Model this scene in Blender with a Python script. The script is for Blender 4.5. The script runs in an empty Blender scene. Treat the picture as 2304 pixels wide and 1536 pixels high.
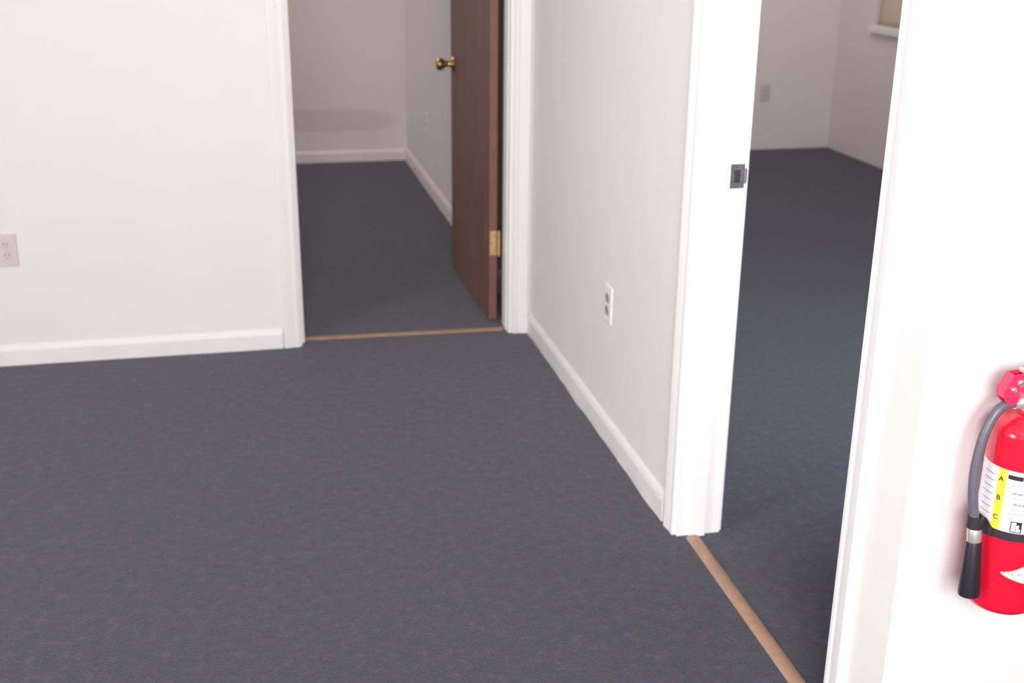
import bpy, bmesh, math, random
from mathutils import Vector, Matrix
random.seed(7)
S = bpy.context.scene
COL = S.collection
PI = math.pi

# ---------------------------------------------------------------- camera
cam = bpy.data.cameras.new('camera')
cam.sensor_width = 36; cam.lens = 2670/2304*36
cam.clip_start = .05
cam_o = bpy.data.objects.new('camera', cam); COL.objects.link(cam_o)
R = Matrix(((0.97609982, 0.06370896, -0.20777468),
            (-0.2170878, 0.33027621, -0.91858071),
            (0.01010122, 0.94173181, 0.33621298)))
cam_o.matrix_world = Matrix.Translation((0, 0, 1.5)) @ R.to_4x4()
cam.dof.use_dof = True
cam.dof.focus_distance = 1.95
cam.dof.aperture_fstop = .0417/.0085
S.camera = cam_o

# ---------------------------------------------------------------- world, exposure
w = bpy.data.worlds.new('world'); S.world = w; w.use_nodes = True
w.node_tree.nodes['Background'].inputs[0].default_value = (.9, .93, 1, 1)
w.node_tree.nodes['Background'].inputs[1].default_value = 2.6
S.view_settings.view_transform = 'Standard'
S.view_settings.look = 'None'
S.view_settings.gamma = 1
S.view_settings.use_curve_mapping = False
S.view_settings.exposure = 0.0

# ---------------------------------------------------------------- lights
def area(name, loc, target, sx, sy, power, color):
    l = bpy.data.lights.new(name, 'AREA'); l.shape = 'RECTANGLE'
    l.size = sx; l.size_y = sy; l.energy = power; l.color = color
    o = bpy.data.objects.new(name, l); COL.objects.link(o)
    o.location = loc
    o.rotation_euler = (Vector(target)-Vector(loc)).to_track_quat('-Z', 'Y').to_euler()
    return o
area('daylight_front_window', (.05, -1.0, 1.6), (.9, 3, .9), 1.2, 1.0, 142, (1, .99, .995))
area('front_right_fill', (2.4, -1.0, 1.5), (-.2, 4, .9), 1.2, 1.2, 8, (1, .99, .995))  # weak fill added to brighten the walls, not a known window
area('front_left_fill', (-1.4, -1.0, 1.6), (.4, 3, 1.0), 1.6, 1.2, 5, (1, .99, .995))  # faint added fill from behind left, balances wall brightness
area('partition_fill', (-2.9, .9, 1.3), (1, 2.9, .5), 1.4, 1.1, 52, (1, .99, 1)).data.spread = math.radians(130)  # added fill that lifts the partition; no window known on this side
area('corridor_top_fill', (-.2, 2.7, 2.42), (-.2, 2.7, 0), 1.2, .6, 10, (1, .98, .98))  # unseen light added to brighten the floor and walls near the doorways
area('room_left_top_fill', (-1.2, 7.0, 2.42), (-1.2, 7.0, 0), 1.2, .6, 26, (1, .95, .91))  # added overhead fill, raises the far wall of the left office
area('room_left_wall_fill', (-2.9, 5.0, 1.1), (.3, 7.69, .1), 1.3, 1.0, 14, (1, .95, .97))  # added light aimed at the left office's far wall, no window known
area('room_right_top_fill', (2.6, 6.8, 2.42), (2.6, 6.8, 0), 1.4, .6, 14, (1, .94, .88))  # added overhead fill for the far and side walls of the right office
area('room_right_cool_fill', (2.2, 1.75, .95), (3.9, 7.2, .45), .9, .8, 46, (.86, .92, 1)).data.spread = math.radians(150)  # hidden area light added inside the right office to stand in for daylight

# ---------------------------------------------------------------- materials
def srgb(c):
    f = lambda v: v/12.92 if v <= .04045 else ((v+.055)/1.055)**2.4
    return tuple(f(v/255) for v in c)+(1,)
def mat(name, col, rough=.5, metal=0, noise=0, nscale=40, bump=0, bscale=300, spec=.5, coat=0):
    m = bpy.data.materials.new(name); m.use_nodes = True
    nt = m.node_tree; b = nt.nodes['Principled BSDF']
    c = srgb(col)
    b.inputs['Roughness'].default_value = rough
    b.inputs['Metallic'].default_value = metal
    b.inputs['Specular IOR Level'].default_value = spec
    b.inputs['Coat Weight'].default_value = coat
    tc = nt.nodes.new('ShaderNodeTexCoord')
    n = nt.nodes.new('ShaderNodeTexNoise'); n.inputs['Scale'].default_value = nscale; n.inputs['Detail'].default_value = 4
    nt.links.new(tc.outputs['Object'], n.inputs['Vector'])
    r = nt.nodes.new('ShaderNodeValToRGB')
    r.color_ramp.elements[0].position = .3; r.color_ramp.elements[1].position = .7
    r.color_ramp.elements[0].color = tuple(v*(1-noise) for v in c[:3])+(1,)
    r.color_ramp.elements[1].color = tuple(min(1, v*(1+noise)) for v in c[:3])+(1,)
    nt.links.new(n.outputs['Fac'], r.inputs['Fac'])
    nt.links.new(r.outputs['Color'], b.inputs['Base Color'])
    if bump:
        n2 = nt.nodes.new('ShaderNodeTexNoise'); n2.inputs['Scale'].default_value = bscale; n2.inputs['Detail'].default_value = 2
        nt.links.new(tc.outputs['Object'], n2.inputs['Vector'])
        bp = nt.nodes.new('ShaderNodeBump'); bp.inputs['Strength'].default_value = bump; bp.inputs['Distance'].default_value = .002
        nt.links.new(n2.outputs['Fac'], bp.inputs['Height'])
        nt.links.new(bp.outputs['Normal'], b.inputs['Normal'])
    return m

M = {}
M['paint'] = mat('wall_paint', (226, 221, 220), .75, noise=.012, nscale=2.5, bump=.12, bscale=130, spec=.25)
M['paint_room'] = mat('wall_paint_offices', (232, 222, 219), .8, noise=.02, nscale=2, bump=.12, bscale=130, spec=.2)
M['trim'] = mat('trim_paint', (240, 236, 236), .42, noise=.01, nscale=8, bump=.05, bscale=60)
M['trim_soft'] = mat('trim_paint_satin', (227, 222, 222), .5, noise=.01, nscale=8, bump=.05, bscale=60)
M['trim_room'] = mat('trim_paint_offices', (234, 224, 222), .5, noise=.01, nscale=8)
M['ceil'] = mat('ceiling_paint', (232, 228, 226), .9, noise=.02, nscale=60, bump=.4, bscale=90)
M['strip'] = mat('threshold_vinyl', (164, 130, 106), .45, noise=.10, nscale=30, bump=.1, bscale=200)
M['plate'] = mat('outlet_plastic_white', (240, 236, 236), .35)
M['plate_grey'] = mat('outlet_plastic_ivory', (206, 196, 194), .4)
M['recept'] = mat('outlet_receptacle_grey', (168, 154, 150), .4)
M['recept_light'] = mat('outlet_receptacle_light', (216, 206, 206), .4)
M['dark'] = mat('slot_dark', (50, 44, 44), .6)
M['brass'] = mat('brass', (196, 160, 104), .28, metal=1, noise=.05)
M['brass_satin'] = mat('brass_satin', (206, 172, 118), .5, metal=.6, noise=.05)
M['chrome'] = mat('chrome', (226, 220, 224), .22, metal=.85)
M['strike'] = mat('strike_steel', (128, 120, 126), .38, metal=.8, noise=.15, nscale=120)
M['steel'] = mat('brushed_aluminium', (222, 216, 212), .35, metal=.75, noise=.03)
M['red'] = mat('red_enamel', (206, 20, 48), .22, noise=.01, coat=.4)
M['black'] = mat('black_plastic', (34, 30, 36), .42)
M['strapblack'] = mat('black_strap', (44, 38, 44), .5)
M['hose'] = mat('black_rubber_hose', (92, 88, 100), .4, noise=.06, nscale=120, bump=.1, bscale=500)
M['label'] = mat('label_paper_white', (228, 222, 226), .4)
M['yellow'] = mat('label_yellow', (252, 238, 60), .4)
M['ink'] = mat('label_ink', (40, 34, 42), .5)
M['inkgrey'] = mat('label_ink_grey', (150, 138, 146), .5)
M['orange'] = mat('label_orange', (238, 158, 104), .4)
M['blind'] = mat('roller_blind_fabric', (222, 210, 192), .85, noise=.03, nscale=50, bump=.2, bscale=400)
M['redhandle'] = mat('red_handle_enamel', (214, 44, 84), .3, coat=.3)
_nt = M['blind'].node_tree; _tr = _nt.nodes.new('ShaderNodeBsdfTranslucent'); _tr.inputs[0].default_value = srgb((226, 212, 196))
_mx = _nt.nodes.new('ShaderNodeMixShader'); _mx.inputs[0].default_value = .5
_nt.links.new(_nt.nodes['Principled BSDF'].outputs[0], _mx.inputs[1]); _nt.links.new(_tr.outputs[0], _mx.inputs[2])
_nt.links.new(_mx.outputs[0], _nt.nodes['Material Output'].inputs['Surface'])
g = bpy.data.materials.new('window_glass'); g.use_nodes = True
gb = g.node_tree.nodes['Principled BSDF']; gb.inputs['Transmission Weight'].default_value = 1; gb.inputs['Roughness'].default_value = .02
M['glass'] = g

def carpet_material():
    m = bpy.data.materials.new('blue_loop_carpet'); m.use_nodes = True
    nt = m.node_tree; N = nt.nodes; L = nt.links; b = N['Principled BSDF']
    b.inputs['Roughness'].default_value = .95; b.inputs['Specular IOR Level'].default_value = .1
    b.inputs['Sheen Weight'].default_value = .25; b.inputs['Sheen Roughness'].default_value = .6
    tc = N.new('ShaderNodeTexCoord')
    def noise(scale, det=3, off=0):
        mp = N.new('ShaderNodeMapping'); mp.inputs['Location'].default_value = (off, off*1.7, 0)
        L.new(tc.outputs['Object'], mp.inputs['Vector'])
        n = N.new('ShaderNodeTexNoise'); n.inputs['Scale'].default_value = scale; n.inputs['Detail'].default_value = det
        n.inputs['Roughness'].default_value = .65
        L.new(mp.outputs['Vector'], n.inputs['Vector']); return n.outputs['Fac']
    def ramp(f, stops):
        r = N.new('ShaderNodeValToRGB'); e = r.color_ramp.elements
        while len(e) > 1: e.remove(e[-1])
        e[0].position = stops[0][0]; e[0].color = srgb(stops[0][1])
        for p, c in stops[1:]:
            k = e.new(p); k.color = srgb(c)
        L.new(f, r.inputs['Fac']); return r.outputs['Color']
    def mix(a, c, fac, kind='MIX'):
        x = N.new('ShaderNodeMix'); x.data_type = 'RGBA'; x.blend_type = kind
        x.inputs[0].default_value = fac
        L.new(a, x.inputs[6]); L.new(c, x.inputs[7]); return x.outputs[2]
    # yarn speckle: slate blue with grey, violet and brown flecks
    c1 = ramp(noise(170, 3), [(.34, (24, 30, 54)), (.44, (56, 62, 92)), (.5, (76, 77, 96)), (.56, (98, 94, 104)), (.66, (146, 144, 164))])
    c2 = ramp(noise(75, 3, 9), [(.38, (30, 52, 104)), (.45, (64, 76, 84)), (.50, (76, 76, 96)), (.55, (100, 72, 86)), (.63, (140, 80, 96))])
    c = mix(c1, c2, .5)
    c4 = ramp(noise(32, 4, 6), [(.38, (34, 44, 84)), (.45, (64, 72, 98)), (.51, (84, 84, 88)), (.56, (104, 84, 96)), (.64, (132, 126, 150))])
    c = mix(c, c4, .45)
    c3 = ramp(noise(2.2, 3, 4), [(.3, (112, 113, 118)), (.7, (140, 139, 136))])
    c = mix(c, c3, .55, 'SOFT_LIGHT')
    c = mix(c, ramp(noise(1, 1), [(0, (146, 150, 182)), (1, (146, 150, 182))]), 1.0, 'MULTIPLY')
    L.new(c, b.inputs['Base Color'])
    bp = N.new('ShaderNodeBump'); bp.inputs['Strength'].default_value = .5; bp.inputs['Distance'].default_value = .004
    L.new(noise(260, 2, 2), bp.inputs['Height']); L.new(bp.outputs['Normal'], b.inputs['Normal'])
    return m
M['carpet'] = carpet_material()

def stained_paint():
    # office paint with the faint grey scuffed patch on its far wall
    m = M['paint_room'].copy(); m.name = 'wall_paint_scuffed'
    nt = m.node_tree; N = nt.nodes; L = nt.links; b = N['Principled BSDF']
    old = b.inputs['Base Color'].links[0].from_socket
    tc = N.new('ShaderNodeTexCoord'); sp = N.new('ShaderNodeSeparateXYZ'); L.new(tc.outputs['Object'], sp.inputs[0])
    n = N.new('ShaderNodeTexNoise'); n.inputs['Scale'].default_value = 5; L.new(tc.outputs['Object'], n.inputs['Vector'])
    def math_(op, a, c=None, d=None):
        k = N.new('ShaderNodeMath'); k.operation = op
        for i, v in enumerate((a, c, d)):
            if v is None: continue
            if isinstance(v, (int, float)): k.inputs[i].default_value = v
            else: L.new(v, k.inputs[i])
        return k.outputs[0]
    dz = math_('DIVIDE', math_('SUBTRACT', sp.outputs['Z'], .265), .075)
    dx = math_('DIVIDE', math_('SUBTRACT', sp.outputs['X'], .58), .36)
    r = math_('ADD', math_('POWER', math_('ABSOLUTE', dz), 3), math_('POWER', math_('ABSOLUTE', dx), 4))
    r = math_('ADD', r, math_('MULTIPLY', math_('SUBTRACT', n.outputs['Fac'], .5), 1.6))
    mr = N.new('ShaderNodeMapRange'); mr.interpolation_type = 'SMOOTHSTEP'
    mr.inputs['From Min'].default_value = .1; mr.inputs['From Max'].default_value = 1.5
    mr.inputs['To Min'].default_value = .34; mr.inputs['To Max'].default_value = 0
    L.new(r, mr.inputs['Value'])
    x = N.new('ShaderNodeMix'); x.data_type = 'RGBA'
    L.new(mr.outputs[0], x.inputs[0]); L.new(old, x.inputs[6]); x.inputs[7].default_value = srgb((188, 174, 172))
    L.new(x.outputs[2], b.inputs['Base Color'])
    return m
M['paint_stain'] = stained_paint()

def wood_material():
    m = bpy.data.materials.new('brown_wood_veneer'); m.use_nodes = True
    nt = m.node_tree; N = nt.nodes; L = nt.links; b = N['Principled BSDF']
    tc = N.new('ShaderNodeTexCoord'); mp = N.new('ShaderNodeMapping'); mp.inputs['Scale'].default_value = (14, 14, .8)
    L.new(tc.outputs['Object'], mp.inputs['Vector'])
    n = N.new('ShaderNodeTexNoise'); n.inputs['Scale'].default_value = 2.4; n.inputs['Detail'].default_value = 6; n.inputs['Distortion'].default_value = 1.2
    L.new(mp.outputs['Vector'], n.inputs['Vector'])
    r = N.new('ShaderNodeValToRGB'); r.color_ramp.elements[0].position = .3; r.color_ramp.elements[1].position = .72
    r.color_ramp.elements[0].color = srgb((100, 75, 65)); r.color_ramp.elements[1].color = srgb((124, 93, 80))
    L.new(n.outputs['Fac'], r.inputs['Fac']); L.new(r.outputs['Color'], b.inputs['Base Color'])
    b.inputs['Roughness'].default_value = .5; b.inputs['Specular IOR Level'].default_value = .35
    return m
M['wood'] = wood_material()
M['woodedge'] = mat('reddish_wood_edge', (120, 78, 70), .5, noise=.08, nscale=12)

# ---------------------------------------------------------------- mesh helpers
def finish(name, bm, m, parent=None, smooth=False, bevel=0, kind=None, seg=2):
    bmesh.ops.recalc_face_normals(bm, faces=bm.faces)
    me = bpy.data.meshes.new(name); bm.to_mesh(me); bm.free()
    mats = m if isinstance(m, (list, tuple)) else [m]
    for k in mats: me.materials.append(k)
    o = bpy.data.objects.new(name, me); COL.objects.link(o)
    if smooth:
        for p in me.polygons: p.use_smooth = True
        me.set_sharp_from_angle(angle=math.radians(38))
    if bevel:
        mod = o.modifiers.new('bevel', 'BEVEL'); mod.width = bevel; mod.segments = seg; mod.limit_method = 'ANGLE'
    if parent: o.parent = parent
    if kind: o['kind'] = kind
    return o
def bx(bm, lo, hi, mi=0):
    x0, y0, z0 = lo; x1, y1, z1 = hi
    v = [bm.verts.new(p) for p in ((x0,y0,z0),(x1,y0,z0),(x1,y1,z0),(x0,y1,z0),(x0,y0,z1),(x1,y0,z1),(x1,y1,z1),(x0,y1,z1))]
    for f in ((0,3,2,1),(4,5,6,7),(0,1,5,4),(1,2,6,5),(2,3,7,6),(3,0,4,7)):
        bm.faces.new([v[i] for i in f]).material_index = mi
def box(name, lo, hi, m, parent=None, bevel=0, kind=None):
    bm = bmesh.new(); bx(bm, lo, hi); return finish(name, bm, m, parent, bevel=bevel, kind=kind)
def boxes(name, lst, m, parent=None, bevel=0, kind=None):
    bm = bmesh.new()
    for lo, hi in lst: bx(bm, lo, hi)
    return finish(name, bm, m, parent, bevel=bevel, kind=kind)
def sweep(name, rings, m, parent=None, kind=None, closed=True, smooth=False):
    # rings: equal-length lists of points joined into a skin with end caps
    bm = bmesh.new(); vs = [[bm.verts.new(p) for p in r] for r in rings]; n = len(rings[0])
    for a, b in zip(vs, vs[1:]):
        for i in range(n if closed else n-1):
            bm.faces.new((a[i], a[(i+1) % n], b[(i+1) % n], b[i]))
    bm.faces.new(vs[0]); bm.faces.new(vs[-1][::-1])
    return finish(name, bm, m, parent, smooth=smooth, kind=kind)
def tube(name, pts, rad, m, parent=None, n=16, sub=10, caps=True):
    P = [Vector(p) for p in pts]; rads = rad if isinstance(rad, (list, tuple)) else [rad]*len(P)
    path = []; rr = []
    if sub > 1:
        for i in range(len(P)-1):
            p0 = P[max(i-1, 0)]; p1 = P[i]; p2 = P[i+1]; p3 = P[min(i+2, len(P)-1)]
            for k in range(sub):
                t = k/sub
                path.append(.5*((2*p1)+(-p0+p2)*t+(2*p0-5*p1+4*p2-p3)*t*t+(-p0+3*p1-3*p2+p3)*t**3))
                rr.append(rads[i]*(1-t)+rads[i+1]*t)
        path.append(P[-1]); rr.append(rads[-1])
    else: path, rr = P, list(rads)
    bm = bmesh.new(); rings = []; ref = None
    for i, p in enumerate(path):
        d = (path[min(i+1, len(path)-1)]-path[max(i-1, 0)]).normalized()
        if ref is None: ref = d.orthogonal().normalized()
        ref = (ref-d*ref.dot(d)).normalized(); q = d.cross(ref)
        rings.append([bm.verts.new(p+(ref*math.cos(2*PI*k/n)+q*math.sin(2*PI*k/n))*rr[i]) for k in range(n)])
    for a, b in zip(rings, rings[1:]):
        for k in range(n): bm.faces.new((a[k], a[(k+1) % n], b[(k+1) % n], b[k]))
    bm.faces.new(rings[0]); bm.faces.new(rings[-1])
    return finish(name, bm, m, parent, smooth=True)
def lathe(name, prof, m, parent=None, n=48, axis='Z', loc=(0, 0, 0), a0=0, a1=2*PI):
    bm = bmesh.new(); full = abs(a1-a0-2*PI) < 1e-6; rings = []
    cnt = n if full else n+1
    for k in range(cnt):
        a = a0+(a1-a0)*k/n; row = []
        for r, h in prof:
            u, v = r*math.cos(a), r*math.sin(a)
            p = {'Z': (u, v, h), 'Y': (u, h, v), 'X': (h, u, v)}[axis]
            row.append(bm.verts.new(Vector(p)+Vector(loc)))
        rings.append(row)
    for k in range(n if full else n):
        a, b = rings[k], rings[(k+1) % cnt]
        for i in range(len(prof)-1): bm.faces.new((a[i], a[i+1], b[i+1], b[i]))
    bmesh.ops.remove_doubles(bm, verts=bm.verts, dist=1e-6)
    return finish(name, bm, m, parent, smooth=True)
def empty(name, loc, label, cat, group=None, rot=(0, 0, 0)):
    o = bpy.data.objects.new(name, None); COL.objects.link(o); o.location = loc; o.rotation_euler = rot
    o.empty_display_size = .1
    o['label'] = label; o['category'] = cat
    if group: o['group'] = group
    return o

# ---------------------------------------------------------------- floor and ceiling
H = 2.44; ZT = 2.05
box('floor', (-3.2, -1.2, -.1), (4.2, 7.9, 0), M['carpet'], kind='structure')
box('ceiling', (-3.2, -1.2, H), (4.2, 7.9, H+.1), M['ceil'], kind='structure')

# ---------------------------------------------------------------- walls
YA = 4.197          # corridor face of the back wall
XB = 1.020          # corridor face of the partition
DL, DR = .142, .939 # rough opening of the left doorway
FN, FF = 1.735, 2.570 # rough opening of the right doorway along y
YD = 1.561          # face of the wall with the extinguisher
boxes('wall_back', [((-3.0, YA, 0), (DL, YA+.115, H)), ((DL, YA, ZT), (DR, YA+.115, H)), ((DR, YA, 0), (XB, YA+.115, H))], M['paint'], kind='structure')
boxes('wall_partition', [((XB, FF, 0), (XB+.115, 7.69, H)), ((XB, FN, ZT), (XB+.115, FF, H)), ((XB, YD, 0), (XB+.115, FN, H))], M['paint'], kind='structure')
box('wall_right', (XB+.115, YD, 0), (4.0, YD+.115, H), M['paint'], kind='structure')
box('wall_left', (-3.1, -1.1, 0), (-3.0, 7.8, H), M['paint'], kind='structure')
boxes('wall_front', [((-3.1, -1.2, 0), (4.1, -1.1, H))], M['paint'], kind='structure')
box('wall_far_left', (-3.0, 7.69, 0), (XB+.115, 7.8, H), M['paint_stain'], kind='structure')
box('wall_far_right', (XB+.115, 7.65, 0), (4.0, 7.8, H), M['paint_room'], kind='structure')
WY0, WY1, WZ0, WZ1 = 5.55, 7.17, .875, 1.95
boxes('wall_outer', [((3.99, -1.1, 0), (4.1, WY0, H)), ((3.99, WY1, 0), (4.1, 7.8, H)), ((3.99, WY0, 0), (4.1, WY1, WZ0)), ((3.99, WY0, WZ1), (4.1, WY1, H))], M['paint_room'], kind='structure')

# ---------------------------------------------------------------- baseboards
BP = [(0, 0), (.0125, 0), (.0125, .050), (.0120, .055), (.0105, .060), (.0080, .066), (.0055, .070), (.003, .073), (0, .073)]
def baseboard(name, p0, p1, nrm, m, n=2, slop=0, scale=1.0):
    p0, p1, nrm = Vector(p0), Vector(p1), Vector(nrm); rings = []
    rnd = random.Random(name)
    ph = [rnd.uniform(0, 6) for _ in range(4)]
    for i in range(n+1):
        t = i/n; c = p0.lerp(p1, t); s = 0
        if slop:
            L = (p1-p0).length*t
            s = slop*(max(0, math.sin(L*5+ph[0])*math.sin(L*13+ph[1]))+.5*max(0, math.sin(L*27+ph[2])))
        ring = []
        for k, (d, z) in enumerate(BP):
            dd = d+(s if k == 1 else 0)
            ring.append(c+nrm*dd*scale+Vector((0, 0, z*scale)))
        rings.append(ring)
    return sweep(name, rings, m, kind='structure', smooth=False)
baseboard('baseboard_back', (-3, YA, 0), (.085, YA, 0), (0, -1, 0), M['trim_soft'], 60, .0015)
baseboard('baseboard_partition', (XB, 2.642, 0), (XB, YA-.001, 0), (-1, 0, 0), M['trim_soft'], 90, .0028, 1.05)
baseboard('baseboard_far_left', (-3, 7.69, 0), (XB, 7.69, 0), (0, -1, 0), M['trim_room'], 2)
baseboard('baseboard_office_side', (XB, 4.40, 0), (XB, 7.69, 0), (-1, 0, 0), M['trim_room'], 2, scale=1.15)

# ---------------------------------------------------------------- door casings (mitred moulding round an opening)
CP = [(0, 0), (0, .0085), (.002, .0105), (.012, .0112), (.016, .0100), (.020, .0100), (.034, .0125), (.050, .0145), (.056, .0142), (.059, .012), (.059, 0)]
def casing(name, a0, a1, plane, axis, nrm, ztop, m=None):
    # axis 'x': wall face y=plane, opening a0..a1 along x ; axis 'y': wall face x=plane
    rings = []
    for (base, z, du, dz) in ((a0, 0, -1, 0), (a0, ztop, -1, 1), (a1, ztop, 1, 1), (a1, 0, 1, 0)):
        ring = []
        for u, v in CP:
            a = base+du*u; zz = z+dz*u; off = plane+nrm*v
            ring.append((a, off, zz) if axis == 'x' else (off, a, zz))
        rings.append(ring)
    return sweep(name, rings, m or M['trim'], kind='structure')
casing('trim_1', DL+.006, DR-.002+.012, YA, 'x', -1, 2.036, M['trim_soft'])
casing('trim_2', FN+.004, FF-.003, XB, 'y', -1, 2.036)
casing('trim_3', FN+.004, FF-.003, XB+.115, 'y', 1, 2.036)
casing('trim_4', DL+.006, DR+.006, YA+.115, 'x', 1, 2.036)
# jambs with stops
jt = .013
trim5 = boxes('trim_5', [((DL, YA-.001, 0), (DL+jt, YA+.116, ZT-jt)), ((DR-jt+.008, YA-.001, 0), (DR+.002, YA+.116, ZT-jt)), ((DL, YA-.001, ZT-jt), (DR, YA+.116, ZT)),
                 ((DL+jt, YA+.03, 0), (DL+jt+.01, YA+.075, ZT-jt)), ((DR-jt+.004, YA+.03, 0), (DR-jt+.008, YA+.075, ZT-jt)), ((DL+jt, YA+.03, ZT-jt-.01), (DR-jt, YA+.075, ZT-jt))], M['trim'], bevel=.0012, kind='structure')
JF, JN = 2.556, 1.748
trim6 = boxes('trim_6', [((XB-.001, JF, 0), (XB+.116, FF, ZT-jt)), ((XB-.001, FN, 0), (XB+.116, JN, ZT-jt)), ((XB-.001, FN, ZT-jt), (XB+.116, FF, ZT)),
                 ((XB+.030, JF-.010, 0), (XB+.072, JF, ZT-jt)), ((XB+.030, JN, 0), (XB+.072, JN+.01, ZT-jt)), ((XB+.030, JN, ZT-jt-.01), (XB+.072, JF, ZT-jt))], M['trim'], bevel=.0015, kind='structure')

# strike plate on the far jamb of the right doorway
def strike_plate():
    bm = bmesh.new(); y = JF; x0, x1, z0, z1 = XB+.075, XB+.110, .909, .966
    hx0, hx1, hz0, hz1 = x0+.010, x0+.025, .922, .952
    t = .0018
    for lo, hi in (((x0, y-t, z0), (hx0, y, z1)), ((hx1, y-t, z0), (x1, y, z1)), ((hx0, y-t, z0), (hx1, y, hz0)), ((hx0, y-t, hz1), (hx1, y, z1))): bx(bm, lo, hi)
    sp = finish('strike_plate', bm, M['strike'], trim6, bevel=.0006)
    sp['label'] = 'shiny chrome strike plate'
    # curled lip at the room side
    prof = []
    for k in range(7):
        a = k/6*PI*.55
        prof.append((x1+.009*math.sin(a), y-t+.009*(1-math.cos(a))))
    rings = []
    for z in (.919, .922, .953, .956):
        o = .003 if z in (.919, .956) else 0
        rings.append([(x-o*(i/6), yy, z) for i, (x, yy) in enumerate(prof)]+[(x-.0016-o*(i/6), yy+.0016, z) for i, (x, yy) in reversed(list(enumerate(prof)))])
    sweep('lip', rings, M['strike'], sp)
    box('latch_hole', (hx0, y-.0004, hz0), (hx1, y+.002, hz1), M['dark'], sp)
    for z in (.9155, .9595): lathe('screw', [(0, -.0012), (.0028, -.0008), (.0034, 0)], M['strike'], sp, 12, 'Y', (x0+.0175, y-t, z))
strike_plate()

# ---------------------------------------------------------------- brown door, swung into the left office
ang = math.radians(91.2)
HX, HY = .917, YA+.124
door = bpy.data.objects.new('door_1', None); COL.objects.link(door); door['kind'] = 'structure'
door['label'] = 'brown wood door standing open into the office'
door.location = (HX, HY, .012); door.rotation_euler = (0, 0, ang)
DW, DT, DH = .755, .030, 2.02
# local: +x runs along the leaf from the hinge edge, thickness in -y..+y
bm = bmesh.new(); bx(bm, (.012, 0, 0), (.012+DW, DT, DH))
bm.faces.ensure_lookup_table()
for f in bm.faces:
    c = f.calc_center_median()
    if abs(c.x-.012) < 1e-4 or abs(c.x-.012-DW) < 1e-4: f.material_index = 1
finish('leaf', bm, [M['wood'], M['woodedge']], door, bevel=.0012)
def knob(side):
    y0 = DT if side > 0 else 0
    kx, kz = .012+DW-.050, .905
    o = lathe('door_knob', [(0, 0), (.031, 0), (.032, side*.003), (.028, side*.007), (.015, side*.010), (.0115, side*.018), (.0115, side*.030), (.016, side*.036), (.0225, side*.043), (.0265, side*.054), (.0255, side*.064), (.018, side*.071), (0, side*.073)], M['brass'], door, 32, 'Y', (kx, y0, kz))
    return o
k1 = knob(1); knob(-1)
box('latch_plate', (.012+DW, .008, .878), (.0136+DW, .027, .932), M['brass'], door)
# hinges: a leaf on the door edge, barrel, leaf on the jamb
for hz in (.262, 1.72):
    hg = boxes('hinge', [((.0095, .002, hz), (.012, DT-.002, hz+.095))], M['brass_satin'], door, bevel=.0004)
    tube('hinge_barrel', [(.002, -.005, hz-.002), (.002, -.005, hz+.097)], .0055, M['brass_satin'], hg, 12, 1)
    for q in (.016, .048, .079):
        lathe('screw', [(0, -.0012), (.003, -.0008), (.0036, 0)], M['brass'], hg, 10, 'X', (.0093, DT*.5+(.006 if q == .048 else -.004), hz+q))

# ---------------------------------------------------------------- threshold strips
def strip(label, p0, p1, width):
    p0, p1 = Vector(p0), Vector(p1); d = (p1-p0).normalized(); n = Vector((-d.y, d.x, 0))
    L = (p1-p0).length
    o = empty('threshold_strip', (p0+p1)/2, label, 'threshold strip', rot=(0, 0, math.atan2(d.y, d.x)))
    rings = []
    for x in (-L/2, 0, L/2):
        rings.append([(x, width*u, h) for u, h in ((-.5, 0), (-.5, .0015), (-.40, .0042), (-.2, .0062), (0, .0068), (.2, .0062), (.40, .0042), (.5, .0015), (.5, 0))])
    sweep('cover_strip', rings, M['strip'], o, smooth=True)
    nn = max(3, int(L/.2))
    for k in range(nn):
        x = -L/2+L*(k+.5)/nn
        lathe('nail', [(0, .0012), (.0022, .0008), (.003, 0)], M['strip'], o, 10, 'Z', (x, 0, .0064))
    return o
strip('thin brown strip across the carpet under the left doorway, beneath the brown door', (DL+jt+.001, 4.272, 0), (DR-jt-.004, 4.248, 0), .034)
strip('tan brown strip along the carpet in the right doorway, below the strike plate', (1.050, JN+.001, 0), (1.058, JF-.011, 0), .036)

# ---------------------------------------------------------------- wall outlets
def outlet(loc, rot, label, plate, rec, slots=True, vertical=True):
    # built facing -Y in local space, origin at the plate centre on the wall
    o = empty('wall_outlet', loc, label, 'outlet', rot=(0, 0, rot))
    bm = bmesh.new(); w2, h2 = .035, .0572
    bx(bm, (-w2, -.0052, -h2), (w2, 0, h2))
    finish('cover_plate', bm, plate, o, bevel=.0028, seg=3)
    for s in (1, -1):
        bm = bmesh.new(); cz = s*.0195; pts = []
        for k in range(24):
            a = 2*PI*k/24; x = .0172*math.cos(a); z = .0172*math.sin(a)
            z = max(-.0142, min(.0142, z)); pts.append((x, z))
        f0 = [bm.verts.new((x, -.0050, cz+z)) for x, z in pts]; f1 = [bm.verts.new((x*.97, -.0072, cz+z*.97)) for x, z in pts]
        bm.faces.new(f1)
        for k in range(24): bm.faces.new((f0[k], f0[(k+1) % 24], f1[(k+1) % 24], f1[k]))
        r = finish('receptacle', bm, rec, o)
        if slots:
            for x, hh in ((-.0063, .0045), (.0063, .0038)):
                box('slot', (x-.0011, -.0074, cz+.003-hh), (x+.0011, -.0068, cz+.003+hh), M['dark'], r)
            lathe('ground_hole', [(0, -.0003), (.0024, 0)], M['dark'], r, 12, 'Y', (0, -.0071, cz-.0075))
    lathe('screw', [(0, -.0012), (.0028, -.0008), (.0033, 0)], M['steel'], o, 12, 'Y', (0, -.0052, 0))
    return o
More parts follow.
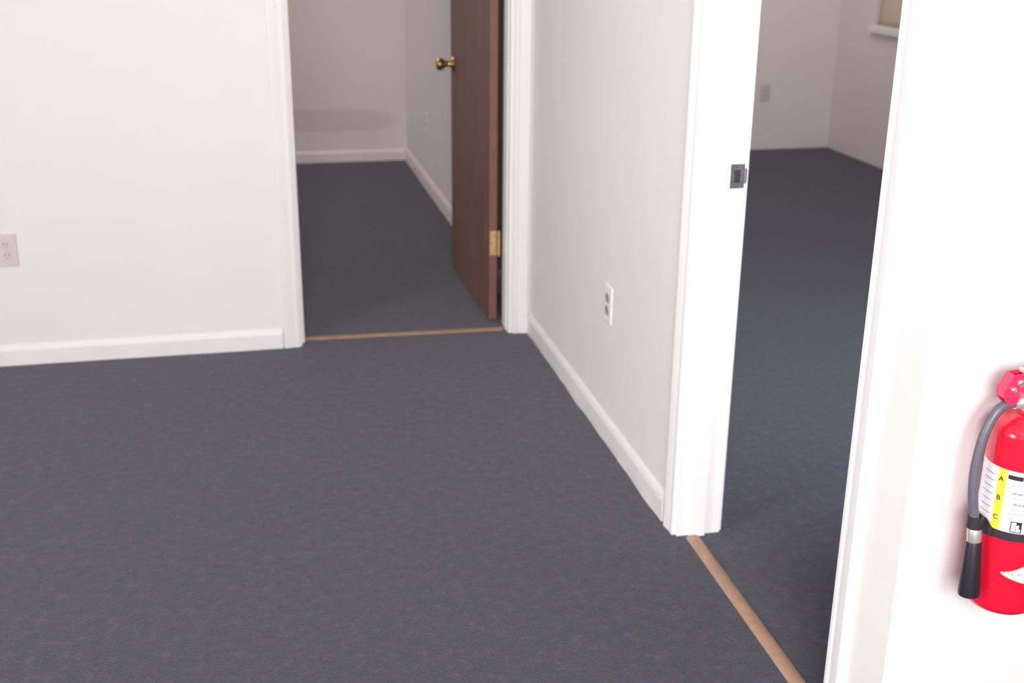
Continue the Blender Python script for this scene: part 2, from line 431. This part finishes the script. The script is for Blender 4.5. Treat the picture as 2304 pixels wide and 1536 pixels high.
outlet((-.822, YA, .415), 0, 'pale ivory outlet low on the white wall at the left edge', M['plate_grey'], M['plate_grey'])
ob = outlet((XB, 3.208, .424), -PI/2, 'white outlet with grey receptacles on the partition between the two doorways', M['plate'], M['recept'])
outlet((3.487, 7.65, .389), 0, 'shadowed outlet on the far wall seen through the right doorway', M['plate_grey'], M['plate_grey'])
outlet((XB, 6.80, .395), -PI/2, 'faint pale outlet on the office wall behind the brown door knob', M['plate'], M['plate_grey'])

# ---------------------------------------------------------------- window of the right office
win = boxes('window_1', [((4.045, WY0, WZ0), (4.075, WY1, WZ0+.04)), ((4.045, WY0, WZ1-.04), (4.075, WY1, WZ1)), ((4.045, WY0, WZ0+.04), (4.075, WY0+.04, WZ1-.04)),
             ((4.045, WY1-.04, WZ0+.04), (4.075, WY1, WZ1-.04)), ((4.045, (WY0+WY1)/2-.02, WZ0+.04), (4.075, (WY0+WY1)/2+.02, WZ1-.04))], M['trim'], kind='structure', bevel=.003)
for y0, y1 in ((WY0+.04, (WY0+WY1)/2-.02), ((WY0+WY1)/2+.02, WY1-.04)):
    box('window_pane', (4.058, y0, WZ0+.04), (4.062, y1, WZ1-.04), M['glass'], win)
box('window_sill', (3.955, WY0-.05, WZ0-.046), (4.045, WY1+.030, WZ0-.010), M['trim'], win, bevel=.004)
bl = empty('window_blind', (4.01, (WY0+WY1)/2, WZ1-.03), 'beige blind over the window of the right office, above its white sill', 'blind')
hw = (WY1-WY0)/2-.006
bm = bmesh.new(); rows = []
for k in range(13):
    z = -.02-(WZ1-WZ0-.055)*k/12
    rows.append([bm.verts.new((.004*math.sin(k*.8)*.3, s*hw, z)) for s in (-1, 1)]+[bm.verts.new((.0015+.004*math.sin(k*.8)*.3, s*hw, z)) for s in (1, -1)])
for a, b in zip(rows, rows[1:]):
    for i in range(4): bm.faces.new((a[i], a[(i+1) % 4], b[(i+1) % 4], b[i]))
finish('blind_fabric', bm, M['blind'], bl)
tube('roller', [(0, -hw, 0), (0, hw, 0)], .018, M['blind'], bl, 20, 1)
box('hem_bar', (-.005, -hw, -(WZ1-WZ0-.030)), (.006, hw, -(WZ1-WZ0-.052)), M['blind'], bl, bevel=.002)

# ---------------------------------------------------------------- fire extinguisher
AX, AY, R0, ZB = 1.163, 1.483, .0555, .452
ext = empty('fire_extinguisher', (AX, AY, ZB), 'small red fire extinguisher with black hose strapped to the white wall', 'fire extinguisher')
zl = lambda z: z-ZB
prof = [(0, .006), (.036, .006), (.044, .001), (.050, 0), (.0535, .003), (R0, .010), (R0, .302)]
for k in range(1, 11):
    a = k/10*PI/2
    prof.append((.0155+(R0-.0155)*math.cos(a), .302+.030*math.sin(a)))
prof += [(.0150, .336), (.0145, .345), (0, .345)]
tank = lathe('tank', prof, M['red'], ext, 72)
def on_cyl(th, z, off=.0006):
    a = math.radians(th); r = R0+off
    return (r*math.sin(a), -r*math.cos(a), z)
def patch(name, th0, th1, z0, z1, m, parent, off=.0006, n=None):
    n = n or max(2, int(abs(th1-th0)/3)); bm = bmesh.new()
    rows = [[bm.verts.new(on_cyl(th0+(th1-th0)*k/n, z, o)) for z, o in ((z0, 0), (z0, off), (z1, off), (z1, 0))] for k in range(n+1)]
    for a, b in zip(rows, rows[1:]):
        for i in range(3): bm.faces.new((a[i], a[i+1], b[i+1], b[i]))
    bm.faces.new(rows[0]); bm.faces.new(rows[-1])
    return finish(name, bm, m, parent, smooth=True)
lab = patch('label', -136, 110, zl(.596), zl(.7045), M['label'], ext, .0004)
lab['label'] = 'white paper label with yellow stripe'
ys = patch('yellow_stripe', -70.5, -56.5, zl(.598), zl(.7040), M['yellow'], lab, .0007)
def text_cyl(s, th, z, size, m, parent, off=.0010, sx=1.0, bold=False, rot=0):
    cu = bpy.data.curves.new('t', 'FONT'); cu.body = s; cu.size = size; cu.align_x = 'CENTER'; cu.align_y = 'CENTER'
    if bold: cu.offset = size*.02
    cu.resolution_u = 3
    t = bpy.data.objects.new('t', cu); COL.objects.link(t)
    dg = bpy.context.evaluated_depsgraph_get(); me = bpy.data.meshes.new_from_object(t.evaluated_get(dg))
    bpy.data.objects.remove(t)
    for v in me.vertices:
        x, y = v.co.x*sx, v.co.y
        if rot: x, y = x*math.cos(rot)-y*math.sin(rot), x*math.sin(rot)+y*math.cos(rot)
        v.co = on_cyl(th+math.degrees(x/R0), z+y, off)
    me.materials.clear(); me.materials.append(m)
    o = bpy.data.objects.new('lettering', me); COL.objects.link(o); o.parent = parent
    return o
for s, z in (('A', .6868), ('B', .6545), ('C', .6212)):
    text_cyl(s, -64.5, zl(z), .0115, M['ink'], lab, .0011, 1.0, True)
patch('print_bar', -54.0, -31.5, zl(.6905), zl(.6975), M['ink'], lab, .0008)
patch('print_bar', -28.5, 40, zl(.6905), zl(.6975), M['ink'], lab, .0008)
for th0, th1, z, h in ((-46, 30, .6805, .0012), (-44, 34, .6665, .0032), (-42, 28, .6595, .0010), (-41, 33, .6480, .0034), (-42, 30, .6405, .0010), (-46, 20, .6330, .0010)):
    a = th0
    while a < th1:
        ln = random.uniform(4, 9); patch('print_line', a, min(a+ln, th1), zl(z), zl(z+h), M['inkgrey'], lab, .0007); a += ln+1.4
for z in (.689, .678, .6665, .6555, .644, .633, .622):
    patch('print_line', -100, -76, zl(z), zl(z+.0012), M['inkgrey'], lab, .0007)
# outlined pictogram square low on the label
for a, b, z0, z1 in ((-39.6, -38.2, .6035, .6205), (-24.2, -22.6, .6035, .6205), (-39.6, -22.6, .6195, .6208), (-39.6, -22.6, .6025, .6037)):
    patch('pictogram', a, b, zl(z0), zl(z1), M['ink'], lab, .0009)
patch('pictogram', -31, -24, zl(.6155), zl(.6195), M['ink'], lab, .0009)
patch('pictogram', -26.5, -24, zl(.609), zl(.6155), M['ink'], lab, .0009)
patch('pictogram', -32, -30.6, zl(.6037), zl(.6155), M['inkgrey'], lab, .0009)
# white swoosh emblem low on the tank, orange rim above
def swoosh(name, top, bot, m, off):
    bm = bmesh.new(); n = 24; up = []; dn = []
    for k in range(n+1):
        t = k/n; th = -42.6+90*t
        up.append(bm.verts.new(on_cyl(th, zl(top(t)), off))); dn.append(bm.verts.new(on_cyl(th, zl(bot(t)), off)))
    for k in range(n): bm.faces.new((up[k], up[k+1], dn[k+1], dn[k]))
    return finish(name, bm, m, ext, smooth=True)
zt = lambda t: .5300+.0145*min(1, t/.40)**1.5+(.004*min(1, max(0, (t-.4)/.2)))-(.022*max(0, (t-.6)/.4)**1.5)
zb = lambda t: .5285-.0150*min(1, t/.42)**.8+(.009*max(0, (t-.55)/.45)**1.3)
sw = swoosh('emblem', lambda t: zt(t)+.0010, lambda t: zb(t)-.0006, M['orange'], .0005)
swoosh('emblem_field', lambda t: zt(t)-.0008, lambda t: zb(t)+.0004, M['label'], .0008)
text_cyl('A', -24.5, zl(.5290), .0050, M['ink'], sw, .0010)
text_cyl('AM', -13, zl(.5288), .0052, M['ink'], sw, .0010)

# valve, gauge, hose fitting
valve = lathe('valve', [(0, .336), (.0165, .336), (.0200, .340), (.0205, .354), (.0270, .359), (.0275, .366), (.0235, .370), (.0150, .372), (.0120, .374), (.0120, .392), (0, .394)], M['steel'], ext, 32)
tube('hose_fitting', [(-.012, -.002, .3525), (-.033, -.002, .3520)], [.0115, .0100], M['steel'], valve, 20, 1)
lathe('gauge', [(0, -.041), (.0125, -.041), (.0140, -.039), (.0140, -.030), (.006, -.028), (.006, -.010)], M['steel'], valve, 28, 'Y', (0, 0, .350))
lathe('gauge_face', [(0, -.0413), (.0115, -.0412)], M['label'], valve, 24, 'Y', (0, 0, .350))
# red hinge bracket (two cheeks and a web) with chrome pins, carrying lever and handle out to the right
ck = [(-0.0470, .4010), (-0.0550, .3830), (-0.0600, .3775), (-0.0590, .3640), (-0.0490, .3520), (-0.0340, .3545), (-0.0300, .3640), (-0.0110, .3760), (-0.0010, .3900), (-0.0090, .3960), (-0.0170, .4035)]
def extr(name, poly, y0, y1, m, parent, bevel=.0006):
    bm = bmesh.new(); a = [bm.verts.new((x, y0, z)) for x, z in poly]; b = [bm.verts.new((x, y1, z)) for x, z in poly]
    bm.faces.new(a); bm.faces.new(b[::-1])
    for i in range(len(poly)):
        j = (i+1) % len(poly); bm.faces.new((a[i], a[j], b[j], b[i]))
    return finish(name, bm, m, parent, bevel=bevel)
hb = extr('handle_bracket', ck, -.0110, -.0088, M['redhandle'], ext)
extr('bracket_cheek', ck, .0088, .0110, M['redhandle'], hb)
extr('bracket_web', [(-.0470, .4010), (-.0550, .3830), (-.0600, .3775), (-.0590, .3640), (-.0565, .3645), (-.0575, .3770), (-.0528, .3825), (-.0448, .4005)], -.0088, .0088, M['redhandle'], hb)
for x, z, r in ((-.0345, .3880, .0050), (-.0450, .3780, .0038)):
    tube('pin', [(x, -.0135, z), (x, .0135, z)], r, M['chrome'], hb, 16, 1)
    lathe('pin_head', [(0, -.0160), (r*.8, -.0154), (r*1.15, -.0135), (r*1.15, -.0110)], M['chrome'], hb, 16, 'Y', (x, 0, z))
def chan(name, pts, th, wid, m):
    rings = []
    for i, (x, z) in enumerate(pts):
        x0, z0 = pts[max(i-1, 0)]; x1, z1 = pts[min(i+1, len(pts)-1)]
        dx, dz = x1-x0, z1-z0; l = math.hypot(dx, dz); nx, nz = -dz/l, dx/l
        rings.append([(x, -wid, z), (x+nx*th, -wid+.002, z+nz*th), (x+nx*th, wid-.002, z+nz*th), (x, wid, z)])
    return sweep(name, rings, m, ext)
chan('lever', [(-.026, .400), (-.010, .397), (.010, .402), (.040, .416), (.080, .434), (.105, .440), (.118, .436)], .006, .0115, M['steel'])
chan('carry_handle', [(-.008, .372), (.020, .378), (.050, .384), (.085, .384), (.108, .374), (.116, .364)], .004, .0115, M['steel'])
# hose, ferrule, nozzle
hose = tube('hose', [(-.032, -.002, .3520), (-.047, -.002, .3500), (-.064, -.003, .3370), (-.0790, -.004, .3010), (-.0865, -.006, .2450), (-.0850, -.009, .2000), (-.0785, -.012, .1600), (-.0765, -.012, .1450)], .0079, M['hose'], ext, 20, 10)
tube('hose_collar', [(-.027, -.002, .3525), (-.0345, -.002, .3520)], .0098, M['steel'], hose, 20, 1)
tube('ferrule', [(-.0765, -.012, .1480), (-.0760, -.013, .1440), (-.0750, -.0145, .1240), (-.0748, -.0150, .1200)], [.0098, .0112, .0112, .0100], M['steel'], hose, 24, 1)
noz = tube('nozzle', [(-.0750, -.0145, .1250), (-.0748, -.0150, .1190), (-.0735, -.0200, .0330), (-.0734, -.0203, .0290)], [.0105, .0122, .0170, .0162], M['black'], ext, 32, 1)

# ---------------------------------------------------------------- wall bracket with strap round the tank
wb = box('wall_bracket', (-.012, YD-AY-.004, .09), (.012, YD-AY, .22), M['strapblack'], ext, bevel=.001)
box('spacer', (-.008, R0+.001, .120), (.008, YD-AY-.004, .175), M['strapblack'], wb)
prof = [(R0+.0010, zl(.5875)), (R0+.0030, zl(.5875)), (R0+.0030, zl(.6010)), (R0+.0010, zl(.6010)), (R0+.0010, zl(.5875))]
strap = lathe('strap', prof, M['strapblack'], ext, 96)
# angular latch piece and hose clip at the left
bm = bmesh.new(); n = 14
thick = []
for k in range(n+1):
    th = -112+(48*k/n); top = .613 if th < -76 else .613-(th+76)*.0010
    thick.append([bm.verts.new(on_cyl(th, zl(z), off)) for z, off in ((.5868, .003), (.5868, .0052), (top, .0052), (top, .003))])
for a, b in zip(thick, thick[1:]):
    for i in range(4): bm.faces.new((a[i], a[(i+1) % 4], b[(i+1) % 4], b[i]))
bm.faces.new(thick[0]); bm.faces.new(thick[-1])
finish('latch', bm, M['strapblack'], strap, smooth=True)
clip = lathe('hose_clip', [(.0090, zl(.5985)), (.0122, zl(.5985)), (.0122, zl(.6190)), (.0090, zl(.6190)), (.0090, zl(.5985))], M['strapblack'], strap, 32, 'Z', (-.0767, -.0120, 0))
